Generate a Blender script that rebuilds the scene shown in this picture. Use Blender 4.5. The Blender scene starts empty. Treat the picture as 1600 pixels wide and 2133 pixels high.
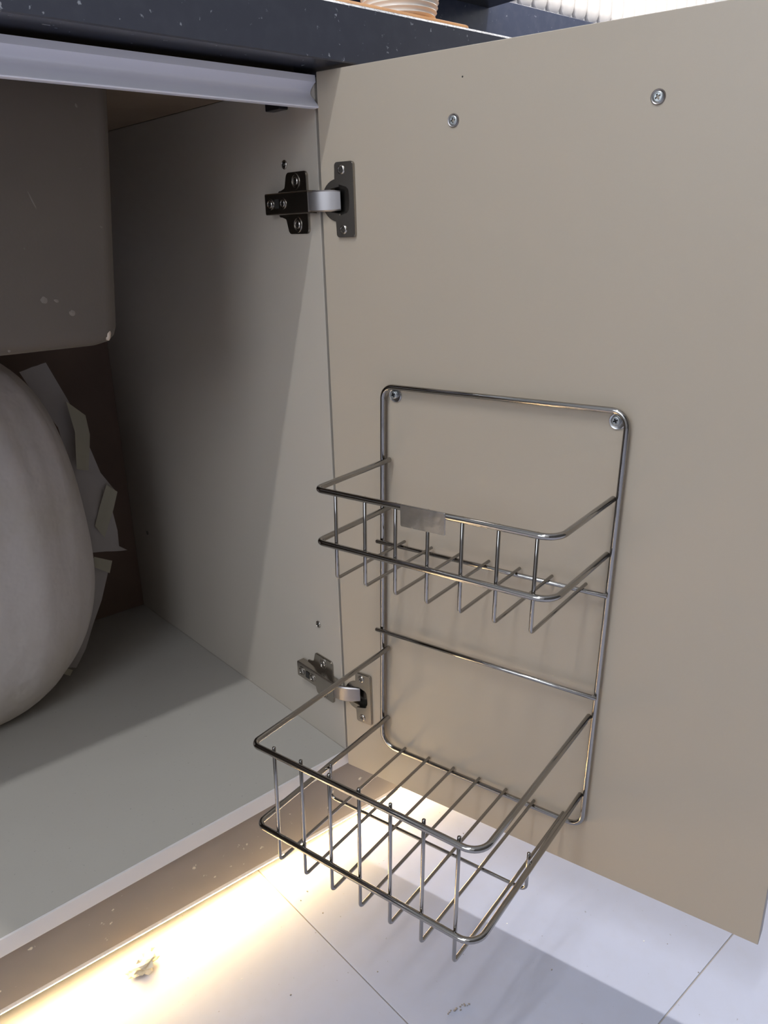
import bpy, bmesh, math, random
from mathutils import Vector, Matrix, noise as mnoise
S = bpy.context.scene
COL = S.collection
random.seed(7)

# ------------------------------------------------------------------ camera
CAM_F, CAM_C = 1632.06, Vector((-0.4534, -0.5951, 0.6687))
YAW, PITCH, ROLL = map(math.radians, (-41.0273, -19.5664, -1.4541))
fwd = Vector((-math.sin(YAW) * math.cos(PITCH), math.cos(YAW) * math.cos(PITCH), math.sin(PITCH)))
right0 = Vector((math.cos(YAW), math.sin(YAW), 0)); up0 = right0.cross(fwd)
cr = math.cos(ROLL) * right0 + math.sin(ROLL) * up0
cu = -math.sin(ROLL) * right0 + math.cos(ROLL) * up0
cam = bpy.data.cameras.new('camera'); camo = bpy.data.objects.new('camera', cam); COL.objects.link(camo)
m = Matrix((cr, cu, -fwd)).transposed().to_4x4(); m.translation = CAM_C
camo.matrix_world = m
cam.sensor_fit = 'HORIZONTAL'; cam.sensor_width = 36.0; cam.lens = CAM_F / 1600 * 36.0
cam.clip_start = 0.01
S.camera = camo

# ------------------------------------------------------------------ world, lamps, exposure
S.view_settings.view_transform = 'Standard'; S.view_settings.look = 'None'
S.view_settings.gamma = 1.0; S.view_settings.exposure = 0.0
S.view_settings.use_curve_mapping = False
w = bpy.data.worlds.new('world'); S.world = w; w.use_nodes = True
w.node_tree.nodes['Background'].inputs[0].default_value = (0.75, 0.83, 1.0, 1)
w.node_tree.nodes['Background'].inputs[1].default_value = 0.3

def area(name, loc, target, power, color, size, size_y=None, spread=None):
    L = bpy.data.lights.new(name, 'AREA'); L.energy = power; L.color = color
    if size_y: L.shape = 'RECTANGLE'; L.size = size; L.size_y = size_y
    else: L.shape = 'DISK'; L.size = size
    if spread: L.spread = math.radians(spread)
    o = bpy.data.objects.new(name, L); COL.objects.link(o); o.location = loc
    o.rotation_euler = (Vector(target) - Vector(loc)).to_track_quat('-Z', 'Y').to_euler()
    return o
# a rectangle of slim linear ceiling lights, seen only by what it lights
COOL = (0.90, 0.94, 1.0)
def line(p, q, per_m, c=COOL):
    p, q = Vector(p), Vector(q); mid = (p + q) / 2; ln = (q - p).length
    o = area('ceiling_linear_lamp', mid, mid - Vector((0, 0, 1)), per_m * ln, c, ln if abs((q - p).x) > .1 else .035, .035 if abs((q - p).x) > .1 else ln)
    o.rotation_euler = (0, 0, 0); return o
line((-2.0, -0.68, 2.66), (-0.9, -0.68, 2.66), 25.0)
area('ceiling_downlight', (1.10, -0.36, 2.66), (1.10, -0.36, 0), 43.0, (1.0, 0.97, 0.94), 0.085)
line((-1.65, -2.2, 2.66), (-1.65, -0.75, 2.66), 4.0)
# added cool fill from the left, placed at an unseen window
area('window_fill', (-2.06, -0.75, 1.40), (0, -0.75, 1.40), 16.0, (0.78, 0.87, 1.0), 1.1, 1.1)
area('under_cabinet_lamp', (0.9, 0.34, 1.52), (0.9, 0.42, 0.9), 8.0, (1.0, 0.95, 0.90), 1.6, 0.05)

# ------------------------------------------------------------------ materials
def mat(name, base, rough=0.5, metal=0.0, spec=0.5, noise=None, bump=None, emit=None, emit_s=0.0, coat=0.0):
    M = bpy.data.materials.new(name); M.use_nodes = True; nt = M.node_tree; b = nt.nodes['Principled BSDF']
    b.inputs['Base Color'].default_value = (*base, 1); b.inputs['Roughness'].default_value = rough
    b.inputs['Metallic'].default_value = metal; b.inputs['Specular IOR Level'].default_value = spec
    b.inputs['Coat Weight'].default_value = coat
    if emit: b.inputs['Emission Color'].default_value = (*emit, 1); b.inputs['Emission Strength'].default_value = emit_s
    tc = nt.nodes.new('ShaderNodeTexCoord')
    if noise:
        col = None
        for (scale, lo, hi, c, fac) in noise:
            n = nt.nodes.new('ShaderNodeTexNoise'); n.inputs['Scale'].default_value = scale; n.inputs['Detail'].default_value = 4
            nt.links.new(tc.outputs['Object'], n.inputs['Vector'])
            r = nt.nodes.new('ShaderNodeMapRange'); r.inputs[1].default_value = lo; r.inputs[2].default_value = hi; r.inputs[4].default_value = fac
            nt.links.new(n.outputs['Fac'], r.inputs[0])
            mx = nt.nodes.new('ShaderNodeMix'); mx.data_type = 'RGBA'; mx.inputs[7].default_value = (*c, 1)
            if col: nt.links.new(col, mx.inputs[6])
            else: mx.inputs[6].default_value = (*base, 1)
            nt.links.new(r.outputs[0], mx.inputs[0]); col = mx.outputs[2]
        nt.links.new(col, b.inputs['Base Color'])
    if bump:
        n = nt.nodes.new('ShaderNodeTexNoise'); n.inputs['Scale'].default_value = bump[0]; n.inputs['Detail'].default_value = 3
        nt.links.new(tc.outputs['Object'], n.inputs['Vector'])
        bp = nt.nodes.new('ShaderNodeBump'); bp.inputs['Strength'].default_value = bump[1]; bp.inputs['Distance'].default_value = bump[2]
        nt.links.new(n.outputs['Fac'], bp.inputs['Height']); nt.links.new(bp.outputs[0], b.inputs['Normal'])
    return M
M_DOOR = mat('greige_laminate', (0.42, 0.352, 0.272), 0.38, spec=0.35, noise=[(3, .35, .7, (0.40, 0.335, 0.258), .5), (900, .60, .75, (0.42, 0.38, 0.33), .25)], bump=(1400, .04, .0005))
M_DEDGE = mat('door_edge_band', (0.20, 0.17, 0.145), 0.4)
M_SIDE = mat('grey_laminate', (0.46, 0.405, 0.335), 0.42, spec=0.35, noise=[(4, .35, .7, (0.435, 0.38, 0.315), .5)], bump=(1200, .05, .0005))
M_SHELF = mat('grey_board', (0.45, 0.42, 0.37), 0.4, spec=0.4, noise=[(6, .4, .7, (0.42, 0.385, 0.34), .6), (420, .70, .76, (0.16, 0.14, 0.12), .6)])
M_EDGE = mat('pale_edge_band', (0.72, 0.67, 0.64), 0.35)
M_PLINTH = mat('brown_plinth', (0.25, 0.205, 0.175), 0.3, spec=0.5, noise=[(5, .4, .7, (0.21, 0.17, 0.145), .6), (130, .69, .74, (0.75, 0.66, 0.52), .75)])
M_BACK = mat('brown_back_panel', (0.20, 0.125, 0.09), 0.6, noise=[(9, .35, .7, (0.14, 0.085, 0.06), .7)])
M_PLY = mat('brown_plywood', (0.24, 0.17, 0.11), 0.65, noise=[(14, .35, .7, (0.17, 0.115, 0.075), .7)])
M_ALU = mat('anodised_aluminium', (0.90, 0.88, 0.94), 0.40, metal=0.1)
M_CHROME = mat('polished_steel_wire', (0.36, 0.34, 0.315), 0.10, metal=1.0)
M_PLATE = mat('brushed_steel_plate', (0.55, 0.54, 0.53), 0.22, metal=1.0, bump=(60, .15, .002))
M_NICKEL = mat('nickel_hinge', (0.42, 0.385, 0.34), 0.25, metal=1.0)
M_LINK = mat('nickel_link', (0.32, 0.295, 0.285), 0.36, metal=1.0)
M_SCREW = mat('zinc_screw', (0.46, 0.47, 0.46), 0.35, metal=0.85)
M_DARK = mat('dark_recess', (0.02, 0.018, 0.016), 0.6)
M_GRAN = mat('black_granite', (0.055, 0.058, 0.074), 0.25, spec=0.6, noise=[(70, .45, .75, (0.07, 0.073, 0.09), .5), (190, .675, .73, (0.45, 0.47, 0.5), .6)])
M_SPLASH = mat('blue_black_granite', (0.035, 0.045, 0.085), 0.27, spec=0.6, noise=[(60, .45, .75, (0.06, 0.07, 0.11), .5), (170, .71, .76, (0.4, 0.42, 0.5), .5)])
M_GEDGE = mat('granite_edge_glint', (0.42, 0.43, 0.45), 0.35, spec=0.7, noise=[(500, .45, .6, (0.1, 0.1, 0.12), .8)])  # bright reflection along the polished chamfer, put into a paler colour
M_SINK = mat('brown_sink_coating', (0.125, 0.10, 0.078), 0.5, spec=0.4, noise=[(7, .35, .7, (0.10, 0.08, 0.064), .7), (60, .71, .76, (0.42, 0.37, 0.31), .5)], bump=(500, .12, .0006))
M_MARK = mat('faint_plaster_mark', (0.20, 0.165, 0.135), 0.7)
M_CHIP = mat('pale_chip', (0.5, 0.4, 0.31), 0.6)
M_FOAM = mat('white_foam_wrap', (0.60, 0.54, 0.50), 0.75, spec=0.2, noise=[(9, .5, .72, (0.52, 0.46, 0.37), .8)], bump=(26, .4, .008))
M_TAPE = mat('cream_tape', (0.60, 0.55, 0.42), 0.4)
M_FLAP = mat('thin_foam_flap', (0.62, 0.56, 0.52), 0.7)
M_TILE = mat('pale_grey_floor_tile', (0.505, 0.525, 0.64), 0.42, spec=0.4, noise=[(9, .35, .7, (0.465, 0.485, 0.59), .6), (60, .45, .7, (0.48, 0.49, 0.575), .4), (230, .715, .76, (0.22, 0.2, 0.19), .7)])
M_GROUT = mat('brown_grout', (0.40, 0.36, 0.33), 0.8)
M_CEIL = mat('white_ceiling', (0.8, 0.8, 0.79), 0.8)
M_WALL = mat('off_white_wall', (0.62, 0.63, 0.64), 0.8)
M_WDARK = mat('dark_wall', (0.10, 0.095, 0.09), 0.6)
M_WTILE = mat('white_glazed_tile', (0.86, 0.82, 0.79), 0.12, coat=0.4)
M_CUP = mat('cream_ceramic', (0.85, 0.79, 0.70), 0.3)
M_WOOD = mat('orange_wood', (0.62, 0.30, 0.10), 0.45, noise=[(30, .4, .65, (0.48, 0.21, 0.06), .6)])
M_BLACK = mat('black_satin', (0.012, 0.012, 0.014), 0.35)
M_LED = mat('warm_led', (1, 0.8, 0.5), 0.5, emit=(1.0, 0.69, 0.29), emit_s=60.0)
M_SCRAP = mat('cream_paper_scrap', (0.75, 0.66, 0.48), 0.6)
M_DUST = mat('dust_crumb', (0.30, 0.27, 0.25), 0.9)
M_DUSTW = mat('plaster_crumb', (0.85, 0.84, 0.82), 0.9)

# ------------------------------------------------------------------ helpers
def link(name, me, parent=None, kind=None, label=None, cat=None, group=None):
    o = bpy.data.objects.new(name, me); COL.objects.link(o)
    if parent: o.parent = parent
    if kind: o['kind'] = kind
    if label: o['label'] = label
    if cat: o['category'] = cat
    if group: o['group'] = group
    return o
def tomesh(bm, name, mats, smooth=None):
    bmesh.ops.recalc_face_normals(bm, faces=bm.faces[:])
    me = bpy.data.meshes.new(name); bm.to_mesh(me); bm.free()
    for x in (mats if isinstance(mats, (list, tuple)) else [mats]): me.materials.append(x)
    if smooth is not None:
        for p in me.polygons: p.use_smooth = True
        if smooth < 179: me.set_sharp_from_angle(angle=math.radians(smooth))
    return me
def empty(name, label, cat, loc=(0, 0, 0)):
    o = link(name, None, label=label, cat=cat); o.location = loc; o.empty_display_size = 0.05
    return o
def bm_box(bm, x0, x1, y0, y1, z0, z1):
    v = [bm.verts.new(p) for p in ((x0, y0, z0), (x1, y0, z0), (x1, y1, z0), (x0, y1, z0), (x0, y0, z1), (x1, y0, z1), (x1, y1, z1), (x0, y1, z1))]
    return [bm.faces.new([v[i] for i in f]) for f in ((3, 2, 1, 0), (4, 5, 6, 7), (0, 1, 5, 4), (1, 2, 6, 5), (2, 3, 7, 6), (3, 0, 4, 7))]
def box_mesh(name, b, mt, bevel=0.0006):
    bm = bmesh.new(); bm_box(bm, *b)
    if bevel: bmesh.ops.bevel(bm, geom=bm.edges[:], offset=bevel, segments=2, affect='EDGES', profile=0.5)
    return tomesh(bm, name, mt)
def box(name, b, mt, parent=None, bevel=0.0006, **k): return link(name, box_mesh(name, b, mt, bevel), parent, **k)
def bm_tube(bm, pts, r, n=12, closed=False, caps=True, mi=0):
    pts = [Vector(p) for p in pts]; N = len(pts)
    tang = []
    for i in range(N):
        if closed: t = pts[(i + 1) % N] - pts[i - 1]
        else: t = pts[min(i + 1, N - 1)] - pts[max(i - 1, 0)]
        tang.append(t.normalized())
    ref = Vector((0, 0, 1)) if abs(tang[0].z) < .9 else Vector((1, 0, 0))
    nrm = (ref - tang[0] * ref.dot(tang[0])).normalized(); rings = []
    for i in range(N):
        nrm = (nrm - tang[i] * nrm.dot(tang[i])).normalized(); bn = tang[i].cross(nrm)
        rings.append([bm.verts.new(pts[i] + r * (math.cos(2 * math.pi * k / n) * nrm + math.sin(2 * math.pi * k / n) * bn)) for k in range(n)])
    for i in range(N if closed else N - 1):
        a, b = rings[i], rings[(i + 1) % N]
        off = 0
        if closed and i == N - 1:
            off = min(range(n), key=lambda s: (a[0].co - b[s].co).length)
        for k in range(n):
            f = bm.faces.new((a[k], a[(k + 1) % n], b[(k + 1 + off) % n], b[(k + off) % n])); f.material_index = mi
    if caps and not closed:
        for rg, t, s in ((rings[0], tang[0], -1), (rings[-1], tang[-1], 1)):
            c = sum((v.co for v in rg), Vector()) / n
            inner = [bm.verts.new(c + (v.co - c) * .62 + t * s * r * .35) for v in rg]
            for k in range(n): bm.faces.new((rg[k], rg[(k + 1) % n], inner[(k + 1) % n], inner[k]))
            bm.faces.new(inner)
def fillet(pts, rad, closed=False, seg=7):
    pts = [Vector(p) for p in pts]; N = len(pts); out = []
    for i in range(N):
        if not closed and i in (0, N - 1): out.append(pts[i]); continue
        r = rad[i] if isinstance(rad, (list, tuple)) else rad
        a, p, b = pts[i - 1], pts[i], pts[(i + 1) % N]
        da, db = (a - p).normalized(), (b - p).normalized(); ang = da.angle(db)
        d = r / math.tan(ang / 2); c = p + (da + db).normalized() * (r / math.sin(ang / 2))
        s, e = p + da * d - c, p + db * d - c; tot = s.angle(e); ax = s.cross(e).normalized()
        for k in range(seg + 1): out.append(c + Matrix.Rotation(tot * k / seg, 3, ax) @ s)
    return out
def tube(name, pts, r, mt, parent=None, n=12, closed=False, **k):
    bm = bmesh.new(); bm_tube(bm, pts, r, n, closed)
    return link(name, tomesh(bm, name, mt, 50), parent, **k)
def bm_lathe(bm, prof, n=24, M=None):
    rings = []
    for (r, h) in prof:
        if r < 1e-7: rings.append([bm.verts.new((0, 0, h))])
        else: rings.append([bm.verts.new((r * math.cos(2 * math.pi * k / n), r * math.sin(2 * math.pi * k / n), h)) for k in range(n)])
    for a, b in zip(rings, rings[1:]):
        for k in range(n):
            f = [a[k % len(a)], a[(k + 1) % len(a)], b[(k + 1) % len(b)], b[k % len(b)]]
            f = list(dict.fromkeys(f))
            if len(f) > 2: bm.faces.new(f)
    if M: bmesh.ops.transform(bm, matrix=M, verts=[v for r in rings for v in r])
def bm_prism(bm, poly, h0, h1, M=None, mi=0):
    a = [bm.verts.new((x, y, h0)) for x, y in poly]; b = [bm.verts.new((x, y, h1)) for x, y in poly]; n = len(poly)
    fs = [bm.faces.new(a[::-1]), bm.faces.new(b)] + [bm.faces.new((a[i], a[(i + 1) % n], b[(i + 1) % n], b[i])) for i in range(n)]
    for f in fs: f.material_index = mi
    if M: bmesh.ops.transform(bm, matrix=M, verts=a + b)
    return a, b
def rrect(x0, x1, y0, y1, r, seg=5):
    return [(p.x, p.y) for p in fillet([(x0, y0, 0), (x1, y0, 0), (x1, y1, 0), (x0, y1, 0)], r, True, seg)]

# door frame of reference: u along the door away from the hinge, off out of its inner face, z up
TH = math.radians(76.68); PY = -0.006
DR = Vector((math.cos(TH), -math.sin(TH), 0)); NN = Vector((-math.sin(TH), -math.cos(TH), 0))
DM = Matrix((( DR.x, NN.x, 0, 0), (DR.y, NN.y, 0, PY), (0, 0, 1, 0), (0, 0, 0, 1)))      # (u, off, z) -> world
def D(u, off, z): return DM @ Vector((u, off, z))
def door_disc(u, z, off=0.0):     # local z axis -> out of the door face
    X, Z = DR, NN; Y = Z.cross(X)
    M = Matrix((X, Y, Z)).transposed().to_4x4(); M.translation = D(u, off, z); return M
def panel_disc(y, z, off=0.0):    # out of the side panel's inner face (x=0, facing -x)
    X, Z = Vector((0, 1, 0)), Vector((-1, 0, 0)); Y = Z.cross(X)
    M = Matrix((X, Y, Z)).transposed().to_4x4(); M.translation = (-off, y, z); return M
def screw(M, r, parent, mt=None, rot=0.3):
    """pan head with a real cross recess"""
    bm = bmesh.new()
    bm_lathe(bm, [(r * 1.0, -0.0004), (r, 0.0004), (r * .86, 0.0010), (r * .74, .0011), (r * .68, 0.0007)], 20)
    # face with cross slot: outer disc pieces at .0007, cross floor lower
    a, b = r * .16, r * .52; R2 = r * .68
    n = 40; ring1 = []
    cross = []
    for q in range(4):
        c, s = math.cos(q * math.pi / 2), math.sin(q * math.pi / 2)
        for (x, y) in ((a, -a), (b, -a), (b, a)):
            cross.append((x * c - y * s, x * s + y * c))
    co = [bm.verts.new((x, y, .0007)) for x, y in cross]; cl = [bm.verts.new((x * .8, y * .8, -.0009)) for x, y in cross]
    k = len(cross)
    outer = [bm.verts.new((R2 * math.cos(t), R2 * math.sin(t), .0007)) for t in [math.atan2(y, x) for x, y in cross]]
    for i in range(k):
        j = (i + 1) % k
        bm.faces.new((co[i], co[j], cl[j], cl[i])).material_index = 1
        bm.faces.new((outer[i], outer[j], co[j], co[i]))
    bm.faces.new(cl).material_index = 1
    bmesh.ops.transform(bm, matrix=M @ Matrix.Rotation(rot, 4, 'Z'), verts=bm.verts[:])
    return link('screw', tomesh(bm, 'screw', [mt or M_SCREW, M_DARK], 40), parent)

# ------------------------------------------------------------------ the room
X0, X1, Y0, Y1, ZC = -2.1, 2.4, -2.5, 0.58, 2.70
floor = box('floor', (X0, X1, Y0, Y1, -0.06, -0.0013), M_GROUT, kind='structure', bevel=0)
G = 0.0006; TS = 0.6
tile_me = {}
for i in range(-4, 5):
    for j in range(-4, 2):
        a, b = -0.112 + TS * i, -0.112 + TS * (i + 1); c, d = -0.3688 + TS * j, -0.3688 + TS * (j + 1)
        a, b, c, d = max(a, X0), min(b, X1), max(c, Y0), min(d, Y1)
        if b - a < .03 or d - c < .03: continue
        key = (round(b - a, 4), round(d - c, 4))
        if key not in tile_me: tile_me[key] = box_mesh('tile', (G, b - a - G, G, d - c - G, -0.0012, 0), M_TILE, .0004)
        o = link('tile', tile_me[key], floor); o.location = (a, c, 0)
box('ceiling', (X0, X1, Y0, Y1, ZC, ZC + .05), M_CEIL, kind='structure', bevel=0)
box('wall_left', (X0 - .08, X0, Y0, Y1, 0, ZC), M_WALL, kind='structure', bevel=0)
box('wall_right', (X1, X1 + .08, Y0, Y1, 0, ZC), M_WALL, kind='structure', bevel=0)
box('wall_front', (X0 - .08, X1 + .08, Y0 - .08, Y0, 0, ZC), M_WDARK, kind='structure', bevel=0)
fill_win = box('fill_window_1', (X0 + .001, X0 + .012, -1.30, -.20, .85, 1.95), mat('fill_window_glass', (0.7, 0.8, 0.9), 0.05), kind='structure', bevel=0)  # unseen window, added to give the cool fill lamp a place
for b in ((-1.35, -1.30, .80, 2.00), (-.20, -.15, .80, 2.00), (-1.30, -.20, .80, .85), (-1.30, -.20, 1.95, 2.00), (-.77, -.73, .85, 1.95)):
    box('fill_window_frame', (X0 + .001, X0 + .032, *b), M_EDGE, fill_win, .002)
wall = box('wall_back', (X0 - .08, X1 + .08, Y1, Y1 + .08, 0, ZC), M_WALL, kind='structure', bevel=0)
# upright finger tiles with rounded ends above the granite splashback
TW = 0.0455; TB = 1.088
poly = [(TW / 2 * .94 * math.cos(t), TW / 2 * .94 * math.sin(t)) for t in [math.pi + math.pi * k / 10 for k in range(11)]]
bm = bmesh.new()
P = poly + [(x, .30 - y) for x, y in poly[::-1]]
rings = [[bm.verts.new((x * (1 - s) , -h, (y - .15) * (1 - s * .3) + .15)) for x, y in P] for s, h in ((0, 0), (0, .006), (.12, .010), (.40, .0135))]
for ra, rb in zip(rings, rings[1:]):
    for k in range(len(P)): bm.faces.new((ra[k], ra[(k + 1) % len(P)], rb[(k + 1) % len(P)], rb[k]))
bm.faces.new(rings[-1])
ftile = tomesh(bm, 'finger_tile', M_WTILE, 40)
for i in range(38):
    for j in range(2):
        o = link('finger_tile', ftile, wall); o.location = (0.02 + TW * i, Y1, TB + TW / 2 + j * .348)
box('splashback', (X0 + .01, X1 - .01, Y1 - .019, Y1 - .001, 0.8455, TB), M_SPLASH, label='glossy black granite splashback rising behind the countertop', cat='splashback', bevel=.001)

# ------------------------------------------------------------------ base cabinet
ZB, ZT = 0.118, 0.795; FY = 0.0025; DEPTH = 0.517; XL = -0.90
cab = empty('base_cabinet', 'greige sink base cabinet standing open above the lit plinth', 'cabinet', (-0.45, 0.25, 0))
def cbox(name, b, mt, bevel=.0006, parent=None, **k):
    o = box(name, b, mt, None, bevel, **k); o.parent = parent or cab
    if not parent: o.matrix_parent_inverse = Matrix.Translation(cab.location).inverted()
    return o
def adopt(o):
    o.parent = cab; o.matrix_parent_inverse = Matrix.Translation(cab.location).inverted(); return o
side = cbox('side_panel', (0, .018, FY, .56, .10, ZT), M_SIDE, label='inner face of the hinge-side panel')
cbox('side_panel', (XL - .018, XL, FY, .56, .10, ZT), M_SIDE)
cbox('bottom_board', (XL, -0.0002, FY + .0006, .56, .1005, ZB), M_SHELF, label='grey cabinet floor board')
cbox('edge_band', (XL, .018, FY - .0020, FY + .0004, .1003, ZB - .0002), M_EDGE, .0003, label='pale band along the front edge of the floor board')
cbox('back_panel', (XL, -.0002, DEPTH, DEPTH + .008, ZB, ZT), M_BACK, label='reddish brown back panel')
for b in ((-.146, -.0002, .03, DEPTH, ZT, .8012), (XL, -.79, .03, DEPTH, ZT, .8012), (-.79, -.146, .03, .055, ZT, .8012), (-.79, -.146, .475, DEPTH, ZT, .8012)):
    cbox('sub_top', b, M_PLY, .0003)
cbox('bracket', (-.010, -.0002, .042, .064, .7745, .7815), M_BLACK, .0008, label='small black corner bracket under the channel')
# plinth board, its lower edge not quite level
bm = bmesh.new()
def plz(x): return max(.0315 - .05 * (x + .107), .012)
xs = [XL - .3, -.4, -.107, .06, .4]
def plq(x): return min(max(plz(x), .0235), .052)
fr = []
for x in xs:
    zl = plq(x)
    fr.append([bm.verts.new((x, FY + .001, zl)), bm.verts.new((x, FY + .001, .0998)), bm.verts.new((x, FY + .017, .0998)), bm.verts.new((x, FY + .017, zl))])
for a, b in zip(fr, fr[1:]):
    for k in range(4): bm.faces.new((a[k], a[(k + 1) % 4], b[(k + 1) % 4], b[k]))
bm.faces.new(fr[0]); bm.faces.new(fr[-1][::-1])
adopt(link('plinth', tomesh(bm, 'plinth', M_PLINTH), label='brown plinth board with paint specks'))
for x in (-.75, -.2):
    cbox('foot', (x - .02, x + .02, .30, .34, 0, .1003), M_BLACK, .004)
# grip channel (aluminium profile) under the worktop
prof = [(0, .7958), (-.0005, .7905), (.001, .7898)]
prof += [(.001 + .0065 * math.sin(math.pi * t), .7898 - .0130 * t) for t in [k / 12 for k in range(1, 12)]]
prof += [(.0016, .7766), (-.0030, .7722), (-.0034, .7714), (-.0030, .7706), (-.0018, .7704)]
outer = prof; back = [(.004, .7704), (.028, .777), (.028, .7958)]
bm = bmesh.new(); pl = [bm.verts.new((XL, y, z)) for y, z in outer + back]; pr = [bm.verts.new((-.0004, y, z)) for y, z in outer + back]
n = len(pl)
for k in range(n): bm.faces.new((pl[k], pl[(k + 1) % n], pr[(k + 1) % n], pr[k]))
bm.faces.new(pl[::-1]); bm.faces.new(pr)
adopt(link('grip_channel', tomesh(bm, 'grip_channel', M_ALU, 35), label='pale aluminium grip channel under the worktop'))
# fixings on the side panel
for y, z in ((.0527, .7304), (.041, .2624)): screw(panel_disc(y, z, .0004), .0040, side, M_NICKEL, rot=.5)
bm = bmesh.new(); bm_lathe(bm, [(.0028, .0006), (.0022, .0006), (.0022, -.0004), (0, -.0004)], 14, panel_disc(.466, .255, .0))
link('dowel_hole', tomesh(bm, 'dowel_hole', M_DARK), side)

# door: drilled for the two hinge cups
DW, DZ0, DZ1, DU0, DT = 0.4278, 0.1013, 0.7981, -0.0040, 0.018
CUPU = 0.0150; ZH = (0.6967, 0.1979)
bm = bmesh.new(); bm_box(bm, DU0, DW, -DT, 0, DZ0, DZ1)
bmesh.ops.bevel(bm, geom=bm.edges[:], offset=.0007, segments=2, affect='EDGES', profile=.5)
bm.normal_update()
for f in bm.faces:
    if abs(f.normal.y) < .9: f.material_index = 1
me = tomesh(bm, 'door', [M_DOOR, M_DEDGE])
door = link('door', me, label='open door with a greige inner face')
cut = bmesh.new()
for z in ZH: bm_prism(cut, [(CUPU + .0152 * math.cos(2 * math.pi * k / 32), z + .0152 * math.sin(2 * math.pi * k / 32)) for k in range(32)], -.011, .01,
                      Matrix(((1, 0, 0, 0), (0, 0, 1, 0), (0, 1, 0, 0), (0, 0, 0, 1))))
cme = tomesh(cut, 'cutter', M_DARK); co_ = bpy.data.objects.new('cutter', cme); COL.objects.link(co_)
md = door.modifiers.new('holes', 'BOOLEAN'); md.object = co_; md.operation = 'DIFFERENCE'; md.solver = 'EXACT'
bpy.context.view_layer.update()
dg = bpy.context.evaluated_depsgraph_get()
me2 = bpy.data.meshes.new_from_object(door.evaluated_get(dg)); me2.name = 'door'
door.modifiers.clear(); door.data = me2
bpy.data.objects.remove(co_); me2.transform(DM); adopt(door)
for u in (.1299, .2855):
    s = screw(door_disc(u, .749, .0003), .0037, door, rot=.15 if u < .2 else .5)
    bm = bmesh.new(); bm_lathe(bm, [(.0050, 0), (.0049, .0007), (.0044, .0012), (.0037, .0009), (.0036, 0)], 24, door_disc(u, .749))
    link('screw_cup', tomesh(bm, 'screw_cup', M_LINK, 40), door)
bm = bmesh.new(); bm_lathe(bm, [(.0007, 0), (.0005, .0003), (0, .0004)], 8, door_disc(.1375, .778)); link('speck', tomesh(bm, 'speck', M_DARK), door)

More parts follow.
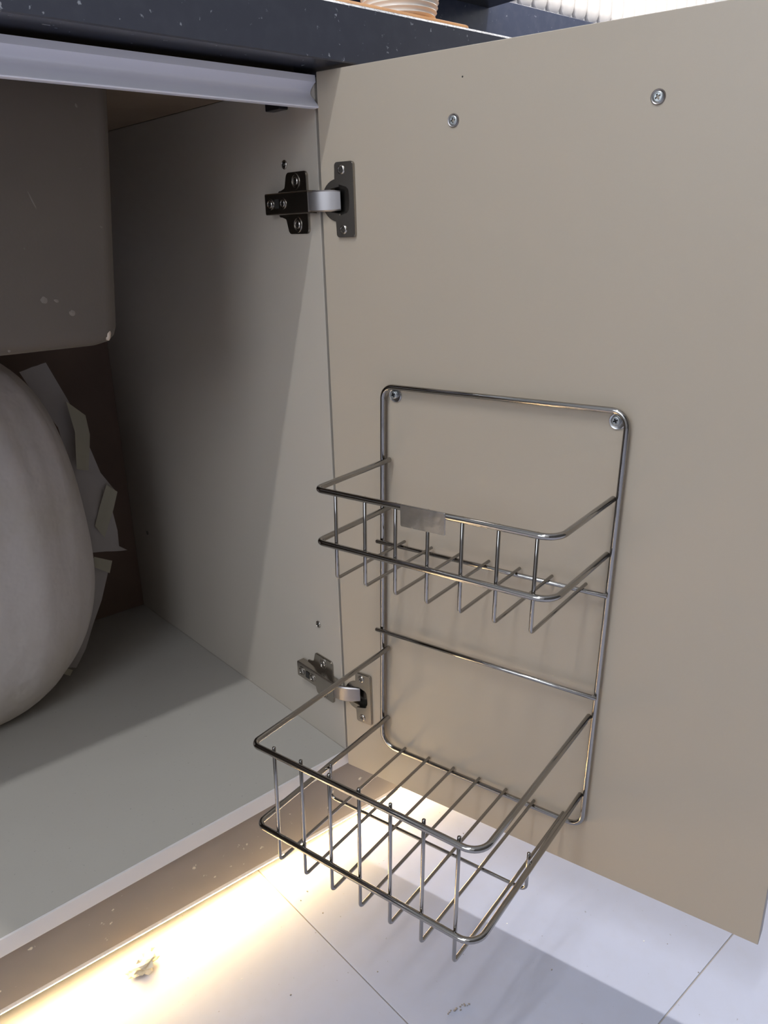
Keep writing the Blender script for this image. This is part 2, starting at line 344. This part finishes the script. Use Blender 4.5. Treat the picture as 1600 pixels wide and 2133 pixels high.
def hinge(zc):
    # mounting plate on the side panel (local: y along depth, z up, standing off towards -x)
    bm = bmesh.new()
    out = []
    a0, a1, b0, b1 = .0175, .0530, .040, .086      # wing depth range, stem depth range
    pts = [(a0, -.0265), (a1 - .004, -.0265), (a1, -.0135), (.060, -.0115), (.064, -.0115), (.064, .0115), (.060, .0115), (a1, .0135), (a1 - .004, .0265), (a0, .0265)]
    pl = [(p.x, p.y) for p in fillet([(x, y, 0) for x, y in pts], [.004, .004, .003, .002, .002, .002, .002, .003, .004, .004], True, 4)]
    M = panel_disc(0, zc)
    # panel_disc local: x=+y world, y=?; keep z of world as local -y/+y symmetric
    bm_prism(bm, pl, .0, .0022, M)
    bmesh.ops.bevel(bm, geom=[e for e in bm.edges if abs(e.verts[0].co.x + .0022) < 1e-6 and abs(e.verts[1].co.x + .0022) < 1e-6], offset=.0007, segments=2, affect='EDGES')
    h = adopt(link('hinge', tomesh(bm, 'hinge', M_NICKEL, 30), label='nickel cup hinge'))
    # wing bosses with slots
    for s in (-1, 1):
        bm = bmesh.new()
        bm_lathe(bm, [(.0062, 0), (.0060, .0007), (.0048, .0007), (.0044, -.0003), (0, -.0003)], 22, panel_disc(.0345, zc + s * .0185, .0022) @ Matrix.Diagonal((1.0, 1.15, 1, 1)))
        link('slot', tomesh(bm, 'slot', M_NICKEL, 40), h)
        screw(panel_disc(.0345, zc + s * .0185, .0021), .0038, h, M_NICKEL, rot=.4)
    # arm: a channel-shaped body
    bm = bmesh.new()
    sec = [(p.x, p.y) for p in fillet([(-.0095, .002, 0), (-.0095, .0118, 0), (.0095, .0118, 0), (.0095, .002, 0)], .0016, False, 4)]
    yA, yB = .0045, .0725
    va = [bm.verts.new((-h_, yA, zc + z_)) for z_, h_ in sec]; vb = [bm.verts.new((-h_ * (.94), yB, zc + z_)) for z_, h_ in sec]
    for k in range(len(sec) - 1): bm.faces.new((va[k], va[k + 1], vb[k + 1], vb[k]))
    bm.faces.new((va[-1], va[0], vb[0], vb[-1])); bm.faces.new(va[::-1]); bm.faces.new(vb)
    link('arm', tomesh(bm, 'arm', M_NICKEL, 30), h)
    for y, r in ((.0640, .0044), (.0430, .0042)):
        bm = bmesh.new(); bm_lathe(bm, [(r * 1.2, -.0002), (r * 1.15, .0006), (r * .92, .0006), (r * .88, -.0001), (0, -.0001)], 22, panel_disc(y, zc, .0116))
        link('adjuster_ring', tomesh(bm, 'adjuster_ring', M_NICKEL, 40), h)
        screw(panel_disc(y, zc, .0114), r * .86, h, M_NICKEL, rot=.7)
    bm = bmesh.new(); bm_prism(bm, rrect(.0490, .0555, -.0040, .0040, .0008, 3), 0, .0003, panel_disc(0, zc, .0117))
    link('window_slot', tomesh(bm, 'window_slot', M_DARK), h)
    # knuckle link from the arm's end over to the cup
    bm = bmesh.new()
    A, B = Vector((-.0098, .0052, 0)), Vector(D(.0150, -.0025, 0)); Mx = (A + B) / 2 + Vector((-.0030, -.0010, 0))
    path = [A, A * .45 + Mx * .55 + Vector((-.0012, 0, 0)), Mx, B * .5 + Mx * .5 + Vector((-.0008, 0, 0)), B]
    prev = None; tk = .0032
    rows = []
    for i, p in enumerate(path):
        t = (path[min(i + 1, 4)] - path[max(i - 1, 0)]).normalized(); nr = Vector((-t.y, t.x, 0)); hh = .0080 if i in (0, 4) else .0088
        if nr.x > 0: nr = -nr
        q = [(p + nr * tk * .5, hh * .86), (p + nr * tk * .2, hh), (p - nr * tk * .5, hh)]
        rows.append([bm.verts.new((q[0][0].x, q[0][0].y, zc + q[0][1])), bm.verts.new((q[1][0].x, q[1][0].y, zc + q[1][1])), bm.verts.new((q[2][0].x, q[2][0].y, zc + q[2][1])),
                     bm.verts.new((q[2][0].x, q[2][0].y, zc - q[2][1])), bm.verts.new((q[1][0].x, q[1][0].y, zc - q[1][1])), bm.verts.new((q[0][0].x, q[0][0].y, zc - q[0][1]))])
    for a, b in zip(rows, rows[1:]):
        for k in range(6): bm.faces.new((a[k], a[(k + 1) % 6], b[(k + 1) % 6], b[k]))
    bm.faces.new(rows[0]); bm.faces.new(rows[-1][::-1])
    link('link', tomesh(bm, 'link', M_LINK, 35), h, label='bright link arm')
    # cup sunk in the door
    bm = bmesh.new()
    bm_lathe(bm, [(.0176, 0), (.0175, .0006), (.0150, .0007), (.0142, .0003), (.0132, -.0060), (.0110, -.0068), (0, -.0070)], 36, door_disc(CUPU, zc))
    link('cup', tomesh(bm, 'cup', M_NICKEL, 35), h)
    arc = [(CUPU + .0174 * math.cos(math.radians(t)), .0174 * math.sin(math.radians(t))) for t in range(85, 276, 10)]
    bm = bmesh.new(); bm_prism(bm, arc + [(CUPU + .0015, -.0110), (.0070, -.0096), (.0070, .0096), (CUPU + .0015, .0110)], .0006, .0013, door_disc(0, zc))
    link('cup_collar', tomesh(bm, 'cup_collar', M_NICKEL), h)
    # wing plate screwed to the door, open in the middle for the cup
    U0, U1 = .0132, .0336
    pts = [(U0, -.0304), (U1, -.0304), (U1, .0304), (U0, .0304), (U0, .0135), (.0185, .0125), (.0275, .0100), (.0288, .004), (.0288, -.004), (.0275, -.0100), (.0185, -.0125), (U0, -.0135)]
    rr = [.003, .0025, .0025, .003, .001, .002, .002, .002, .002, .002, .002, .001]
    pl = [(p.x, p.y) for p in fillet([(x, y, 0) for x, y in pts], rr, True, 4)]
    bm = bmesh.new(); bm_prism(bm, pl, .0004, .0030)
    bmesh.ops.bevel(bm, geom=[e for e in bm.edges if all(abs(v.co.z - .003) < 1e-6 for v in e.verts)], offset=.0006, segments=2, affect='EDGES')
    Mp = door_disc(0, zc); bmesh.ops.transform(bm, matrix=Mp, verts=bm.verts[:])
    link('wing_plate', tomesh(bm, 'wing_plate', M_NICKEL, 30), h)
    for s in (-1, 1):
        screw(door_disc(.0213, zc + s * .024, .0030), .0038, h, M_NICKEL, rot=.2 * s + .3)
for z in ZH: hinge(z)

# closed front of the neighbouring run behind the open door
box('trim_1', (.0185, 1.9, .030, .50, .10, .795), M_DOOR, kind='structure', bevel=.001)
box('trim_2', (.401, 1.9, .040, .06, 0, .0995), M_PLINTH, kind='structure', bevel=.001)

# ------------------------------------------------------------------ worktop
bm = bmesh.new()
WZ0, WZ1, WY = .8015, .8450, -.0300
c = .0022
pf = [(WY + .001, WZ0), (WY, WZ0 + .001), (WY, WZ1 - c), (WY + c, WZ1), (.07, WZ1), (.07, WZ0)]
a = [bm.verts.new((X0, y, z)) for y, z in pf]; b = [bm.verts.new((1.9, y, z)) for y, z in pf]
for k in range(6):
    f = bm.faces.new((a[k], a[(k + 1) % 6], b[(k + 1) % 6], b[k]))
    if k == 2: f.material_index = 1
bm.faces.new(a[::-1]); bm.faces.new(b)
for bb in ((-.168, 1.9, .07, .5795, WZ0, WZ1), (X0, -.77, .07, .5795, WZ0, WZ1), (-.77, -.168, .455, .5795, WZ0, WZ1)): bm_box(bm, *bb)
link('worktop', tomesh(bm, 'worktop', [M_GRAN, M_GEDGE]), label='black granite worktop with dust specks along its front edge', cat='worktop')

# ------------------------------------------------------------------ sink bowl under the worktop
def ring(bm, cx0, cx1, cy0, cy1, r, z):
    return [bm.verts.new((x, y, z)) for x, y in rrect(cx0, cx1, cy0, cy1, r, 6)]
sk = empty('sink', 'dark brown coated sink bowl hanging from the black worktop', 'sink', (-.46, .26, .585))
bm = bmesh.new(); rg = []
def sx(z): return -.1715 + (z - .59) / .19 * .0175
for z, ins in ((.5835, .020), (.5842, .012), (.5868, .0055), (.5918, .0015), (.599, 0), (.70, 0), (.8005, 0)):
    e = sx(z) + .0015; rg.append(ring(bm, -.765 - (z - .59) * .1 + ins, e - ins, .068 - (z - .59) * .02 + ins, .452 - ins, .0135, z))
bm.faces.new(rg[0])
for z, ins in ((.8005, .004), (.62, .008), (.600, .02)):
    e = sx(z); rg.append(ring(bm, -.765 - (z - .59) * .1 + ins, e - ins, .068 + ins, .452 - ins, .020, z))
bm.faces.new(rg[-1][::-1])
for p, q in zip(rg, rg[1:]):
    for k in range(len(p)): bm.faces.new((p[k], p[(k + 1) % len(p)], q[(k + 1) % len(q)], q[k]))
bm2 = tomesh(bm, 'bowl', M_SINK, 40)
def blot(x, z, rx, rz, rot=0.0, n=14, sd=0.0):
    bm = bmesh.new(); ys = .068 - (z - .59) * .02 - .0002
    c0 = bm.verts.new((x, ys - .0002, z)); rg_ = []
    for k in range(n):
        t = 2 * math.pi * k / n; q = 1 + .35 * mnoise.noise(Vector((math.cos(t) * 1.7 + sd, math.sin(t) * 1.7, sd)))
        a_, b_ = rx * q * math.cos(t), rz * q * math.sin(t)
        rg_.append(bm.verts.new((x + a_ * math.cos(rot) - b_ * math.sin(rot), ys, z + a_ * math.sin(rot) + b_ * math.cos(rot))))
    for k in range(n): bm.faces.new((c0, rg_[k], rg_[(k + 1) % n]))
    return tomesh(bm, 'plaster_mark', M_MARK)
def adopt_to(o, par): o.parent = par; o.matrix_parent_inverse = Matrix.Translation(par.location).inverted(); return o
adopt_to(link('bowl', bm2), sk)
for i, (x, z, rx, rz, ro) in enumerate(((-.2272, .699, .0006, .0062, .35), (-.230, .6252, .0030, .0026, 0), (-.2205, .6240, .0018, .0012, -.3), (-.2092, .6135, .0026, .0024, .4), (-.2627, .5885, .0011, .0010, 0), (-.1831, .767, .0009, .0016, .5))):
    adopt_to(link('plaster_mark', blot(x, z, rx, rz, ro, sd=i * 2.3)), sk)
bm = bmesh.new(); bmesh.ops.create_icosphere(bm, subdivisions=3, radius=1.0)
for v in bm.verts:
    k = 1 + .3 * mnoise.noise(v.co * 1.9); v.co = Vector((-.1800 + v.co.x * k * .0026, .0722 + v.co.y * .0035, .5935 + v.co.z * k * .0048 + v.co.x * .0015))
adopt_to(link('chip', tomesh(bm, 'chip', M_CHIP, 180), label='pale chip on the lower corner'), sk)

# ------------------------------------------------------------------ wrapped object on the cabinet floor
wr = empty('wrapped_bundle', 'rounded bundle wrapped in white foam sheet and tape under the sink', 'bundle', (-.295, .345, ZB))
bm = bmesh.new(); nu, nv = 72, 48; rows = []
def spow(v, e): return math.copysign(abs(v) ** e, v)
for j in range(nv + 1):
    ph = -math.pi / 2 + math.pi * j / nv; row = []
    for i in range(nu):
        t = 2 * math.pi * i / nu; cp = abs(math.cos(ph)) ** .8; sp = spow(math.sin(ph), .8)
        p = Vector((.161 * cp * math.cos(t), .085 * cp * math.sin(t), .2275 * (1 + sp)))
        fold = mnoise.noise(Vector((math.cos(t) * 3.2, math.sin(t) * 3.2, p.z * 2.0))) * .011 + mnoise.noise(Vector((math.cos(t) * 9, math.sin(t) * 9, p.z * 5))) * .004
        k = 1 + fold / .12 * cp
        row.append(bm.verts.new((p.x * k, p.y * k, max(p.z, .0004))))
    rows.append(row)
for a, b in zip(rows[1:-1], rows[2:-1]):
    for k in range(nu): bm.faces.new((a[k], a[(k + 1) % nu], b[(k + 1) % nu], b[k]))
bm.faces.new(rows[1]); bm.faces.new(rows[-2][::-1])
for v in rows[0] + rows[-1]: bm.verts.remove(v)
link('foam_body', tomesh(bm, 'foam_body', M_FOAM, 180), wr)
def sheet(name, pts, mt, thick=.0014, sub=2, wav=.004, seed=0):
    """a bent strip of sheet: pts = list of (left, right) world-offset pairs"""
    bm = bmesh.new(); g = []
    K = 6
    for i, (p, q) in enumerate(pts):
        p, q = Vector(p), Vector(q); g.append([bm.verts.new(p.lerp(q, k / K) + Vector((0, wav * mnoise.noise(Vector((i * .9 + seed, k * .55, seed))), 0))) for k in range(K + 1)])
    for a, b in zip(g, g[1:]):
        for k in range(K): bm.faces.new((a[k], a[k + 1], b[k + 1], b[k]))
    bmesh.ops.solidify(bm, geom=bm.faces[:], thickness=thick)
    o = link(name, tomesh(bm, name, mt, 60)); o.parent = wr; return o
# placed against the bundle's rim (coordinates relative to the bundle's base centre)
FL = [
    ('foam_flap', [((0.1243, 0.0200, 0.4100), (0.1578, 0.0270, 0.4163)), ((0.1440, 0.0200, 0.3647), (0.1761, 0.0270, 0.3705)), ((0.1569, 0.0200, 0.3391), (0.1850, 0.0270, 0.3440)), ((0.1607, 0.0200, 0.3084), (0.1938, 0.0270, 0.3068)), ((0.1617, 0.0200, 0.2774), (0.2033, 0.0270, 0.2700)), ((0.1607, 0.0200, 0.2525), (0.2202, 0.0270, 0.2401)), ((0.1629, 0.0200, 0.2278), (0.2108, 0.0270, 0.2158)), ((0.1622, 0.0200, 0.2039), (0.2140, 0.0270, 0.1880)), ((0.1618, 0.0200, 0.1810), (0.2134, 0.0270, 0.1655)), ((0.1636, 0.0200, 0.1725), (0.2237, 0.0270, 0.1570))], M_FLAP),
    ('foam_flap', [((0.1560, 0.0170, 0.1716), (0.1997, 0.0270, 0.1488)), ((0.1499, 0.0170, 0.1521), (0.1935, 0.0270, 0.1339)), ((0.1379, 0.0170, 0.1153), (0.1789, 0.0270, 0.0978)), ((0.1268, 0.0170, 0.0848), (0.1630, 0.0270, 0.0663)), ((0.1099, 0.0170, 0.0563), (0.1475, 0.0270, 0.0375)), ((0.0969, 0.0170, 0.0334), (0.1320, 0.0270, 0.0131))], M_FLAP),
    ('tape', [((0.1669, 0.0050, 0.3714), (0.1910, 0.0160, 0.3489)), ((0.1712, 0.0050, 0.3331), (0.1927, 0.0160, 0.3243)), ((0.1683, 0.0050, 0.3067), (0.1885, 0.0160, 0.3005)), ((0.1664, 0.0050, 0.2875), (0.1840, 0.0160, 0.2796))], M_TAPE),
    ('tape', [((0.2053, 0.0190, 0.2552), (0.2185, 0.0210, 0.2426)), ((0.1926, 0.0190, 0.2290), (0.2100, 0.0210, 0.2195)), ((0.1826, 0.0190, 0.2046), (0.1933, 0.0210, 0.1852))], M_TAPE),
    ('tape', [((0.1724, 0.0110, 0.1672), (0.1987, 0.0210, 0.1509)), ((0.1714, 0.0110, 0.1527), (0.1930, 0.0210, 0.1346))], M_TAPE),
    ('tape', [((0.1065, 0.0030, 0.0368), (0.1226, 0.0130, 0.0202)), ((0.1038, 0.0030, 0.0281), (0.1177, 0.0130, 0.0135))], M_TAPE),
]
for i, (nm, pts, mt) in enumerate(FL): sheet(nm, pts, mt, seed=i * 3.1, wav=.004 if nm == 'foam_flap' else .0015)

# ------------------------------------------------------------------ two-tier wire rack on the door
def Bk(u, off, z): return D(u + .031 * (z - .35) - .02 * off, off, z)
rk = empty('wire_rack', 'two-tier polished steel wire rack screwed to the open door', 'rack', D(.167, 0, .15))
def rpart(o): return adopt_to(o, rk)
RW, RB, RT, RC = .0024, .0025, .0015, .0020
UL, UR, FO = .0557, .2792, .0060
fr = fillet([Bk(UL, FO, .5395), Bk(UR, FO, .5395), Bk(UR, FO, .1525), Bk(UL, FO, .1540)], [.011, .012, .013, .016], True, 8)
rpart(tube('frame', fr, RW, M_CHROME, closed=True, n=14))
for z, l in ((.3893, .0038), (.2930, .0045)):
    rpart(tube('crossbar', [Bk(UL - l, FO + RW + RC, z), Bk(UR + (.0005 if z > .3 else .001), FO + RW + RC, z)], RC, M_CHROME))
LU, RU = .0618, .2755
def basket(zt, zl, zb, off, dright, ru, u0, du, nub, backoff):
    def fo(u): return off + dright * (u - LU) / (ru - LU)
    for z in (zt, zl):
        p = fillet([Bk(LU, FO - .002, z), Bk(LU, off, z), Bk(ru, off + dright, z), Bk(RU, FO + .002, z)], [0, .008, .014, 0], False, 8)
        rpart(tube('rim_wire', p, RB, M_CHROME, n=14))
    for k in range(7):
        u = u0 + du * k; wo = fo(u) - RB - RT
        p = fillet([Bk(u, wo, zt + nub), Bk(u, wo, zb), Bk(u, backoff, zb)], .0035, False, 6)
        rpart(tube('bottom_wire', p, RT, M_CHROME, n=10))
basket(.4710, .4240, .3893 + RC + RT, .1085, .001, RU, .0800, .0299, .0004, FO - .002)
basket(.2720, .1887, .1535 + RW + RT, .1970, .0045, RU + .0035, .0832, .0294, .0030, FO - .003)
# cradle wire under the lower basket
ZCW = .1535 + RW - RT
p = fillet([Bk(LU + RB + RT, .103, .1935), Bk(LU + RB + RT - .001, .103, ZCW), Bk(RU - RB - RT, .103, ZCW), Bk(RU - RB - RT, .103, .1935)], .006, False, 6)
rpart(tube('cradle_wire', p, RT, M_CHROME, n=10))
# blank name plate on the upper front rim
bm = bmesh.new(); bm_prism(bm, rrect(-.0198, .0202, -.0150, .0028, .0013, 4), 0, .0008)
bmesh.ops.bevel(bm, geom=[e for e in bm.edges if all(abs(v.co.z - .0008) < 1e-6 for v in e.verts)], offset=.0004, segments=2, affect='EDGES')
o = link('name_plate', tomesh(bm, 'name_plate', M_PLATE, 40), label='small blank steel plate on the upper rim')
o.matrix_world = door_disc(.1700, .4715, .1085 + RB + .0001); mw = o.matrix_world.copy(); o.parent = rk; o.matrix_parent_inverse = Matrix.Translation(rk.location).inverted()
for u, z in ((.0712, .5312), (.2752, .5303)):
    bm = bmesh.new(); bm_lathe(bm, [(.0022, .0002), (.0064, .0002), (.0066, .0008), (.0060, .0014), (.0045, .0010), (.0022, .0010)], 28, door_disc(u, z))
    wsh = rpart(link('washer', tomesh(bm, 'washer', M_PLATE, 40)))
    bm_ = screw(door_disc(u - .0008, z + .0006, .0022), .0037, None, rot=.4); bm_.parent = wsh; bm_.matrix_parent_inverse = Matrix.Translation(rk.location).inverted() @ Matrix.Translation(rk.location)
    bm = bmesh.new(); bm_lathe(bm, [(.0036, .0009), (.0036, .0020)], 20, door_disc(u - .0008, z + .0006)); sh = link('shank', tomesh(bm, 'shank', M_SCREW), wsh)

# ------------------------------------------------------------------ LED strip below the plinth
led = empty('led_strip', 'glowing warm LED strip tucked below the brown plinth', 'led strip', (-.3, .01, 0))
def strip(name, mt, sec, **k):
    bm = bmesh.new(); rows = [[bm.verts.new((x, y, plq(x) + z)) for y, z in sec] for x in (XL - .3, -.4, -.107, .06, .4)]
    for a, b in zip(rows, rows[1:]):
        for q in range(len(sec)): bm.faces.new((a[q], a[(q + 1) % len(sec)], b[(q + 1) % len(sec)], b[q]))
    bm.faces.new(rows[0]); bm.faces.new(rows[-1][::-1])
    return adopt_to(link(name, tomesh(bm, name, mt), **k), led)
y = FY + .001
strip('channel', M_EDGE, [(y + .0006, -.0002), (y + .0004, -.0048), (y + .0012, -.0056), (y + .0110, -.0150), (y + .016, -.0150), (y + .016, -.0002)], label='pale strip profile')
strip('diffuser', M_LED, [(y + .0018, -.0064), (y + .0014, -.0066), (y + .0096, -.0144), (y + .0100, -.0142)], label='lit warm diffuser')

# ------------------------------------------------------------------ things on the worktop
box('chopping_board', (-.05, .196, .005, .16, WZ1 + .0002, WZ1 + .0135), M_WOOD, bevel=.003, label='orange wooden board lying on the black worktop under the cup', cat='board')
bm = bmesh.new(); pf = [(0, .0005), (.024, .0005), (.030, .003)]
for k in range(60):
    h = .004 + k * .0014; r = .030 + .009 * min(1, (h / .03)) ** .5 + .0007 * math.sin(h / .0042 * 2 * math.pi)
    pf.append((r, h))
pf += [(.0375, .089), (.036, .088), (.035, .01), (0, .008)]
bm_lathe(bm, pf, 40)
o = link('cup', tomesh(bm, 'cup', M_CUP, 60), label='cream ribbed cup standing on the orange board', cat='cup'); o.location = (.145, .05, WZ1 + .0138)
box('wall_shelf', (.25, .850, .30, Y1 - .0185, 1.0685, 1.087), M_BLACK, bevel=.001, label='black slab shelf above the worktop against the splashback', cat='shelf')

# ------------------------------------------------------------------ scraps and dust on the floor
bm = bmesh.new(); bmesh.ops.create_icosphere(bm, subdivisions=3, radius=.0105)
for v in bm.verts:
    d_ = v.co.normalized(); k = 1 + .55 * mnoise.noise(d_ * 2.3 + Vector((4, 1, 7))) + .3 * mnoise.noise(d_ * 5.5)
    v.co = Vector((v.co.x * 1.25, v.co.y * .9, v.co.z * .62)) * k
zmin = min(v.co.z for v in bm.verts)
o = link('paper_scrap', tomesh(bm, 'paper_scrap', M_SCRAP), label='small crumpled cream scrap lying on the floor by the plinth', cat='scrap'); o.location = (-.2640, -.0035, -zmin); o.scale = (1.15, 1.15, 1.15); o.location.z *= 1.15
bm = bmesh.new(); rnd = random.Random(3)
def crumb(x, y, r, mi=0):
    s = len(bm.verts); q = bmesh.ops.create_icosphere(bm, subdivisions=1, radius=r)['verts']
    for v in q: v.co = Vector((v.co.x * rnd.uniform(.7, 1.4), v.co.y * rnd.uniform(.7, 1.4), v.co.z * .6)) * rnd.uniform(.85, 1.15) + Vector((x, y, r * .5))
    for f in {f for v in q for f in v.link_faces}: f.material_index = mi
CR = []
for k in range(16): CR.append((-.078 + .022 * k / 16 + rnd.uniform(-.002, .002), -.236 - .006 * k / 16 + rnd.uniform(-.002, .002), rnd.uniform(.0005, .0012), 0))
for k in range(60): CR.append((rnd.uniform(-.35, .25), rnd.uniform(-.5, -.01), rnd.uniform(.0004, .0010), 0 if rnd.random() < .6 else 1))
for c_ in CR: crumb(*c_)
link('floor_crumbs', tomesh(bm, 'floor_crumbs', [M_DUST, M_DUSTW]), kind='stuff', label='tiny dust crumbs scattered on the pale floor tiles', cat='dust')
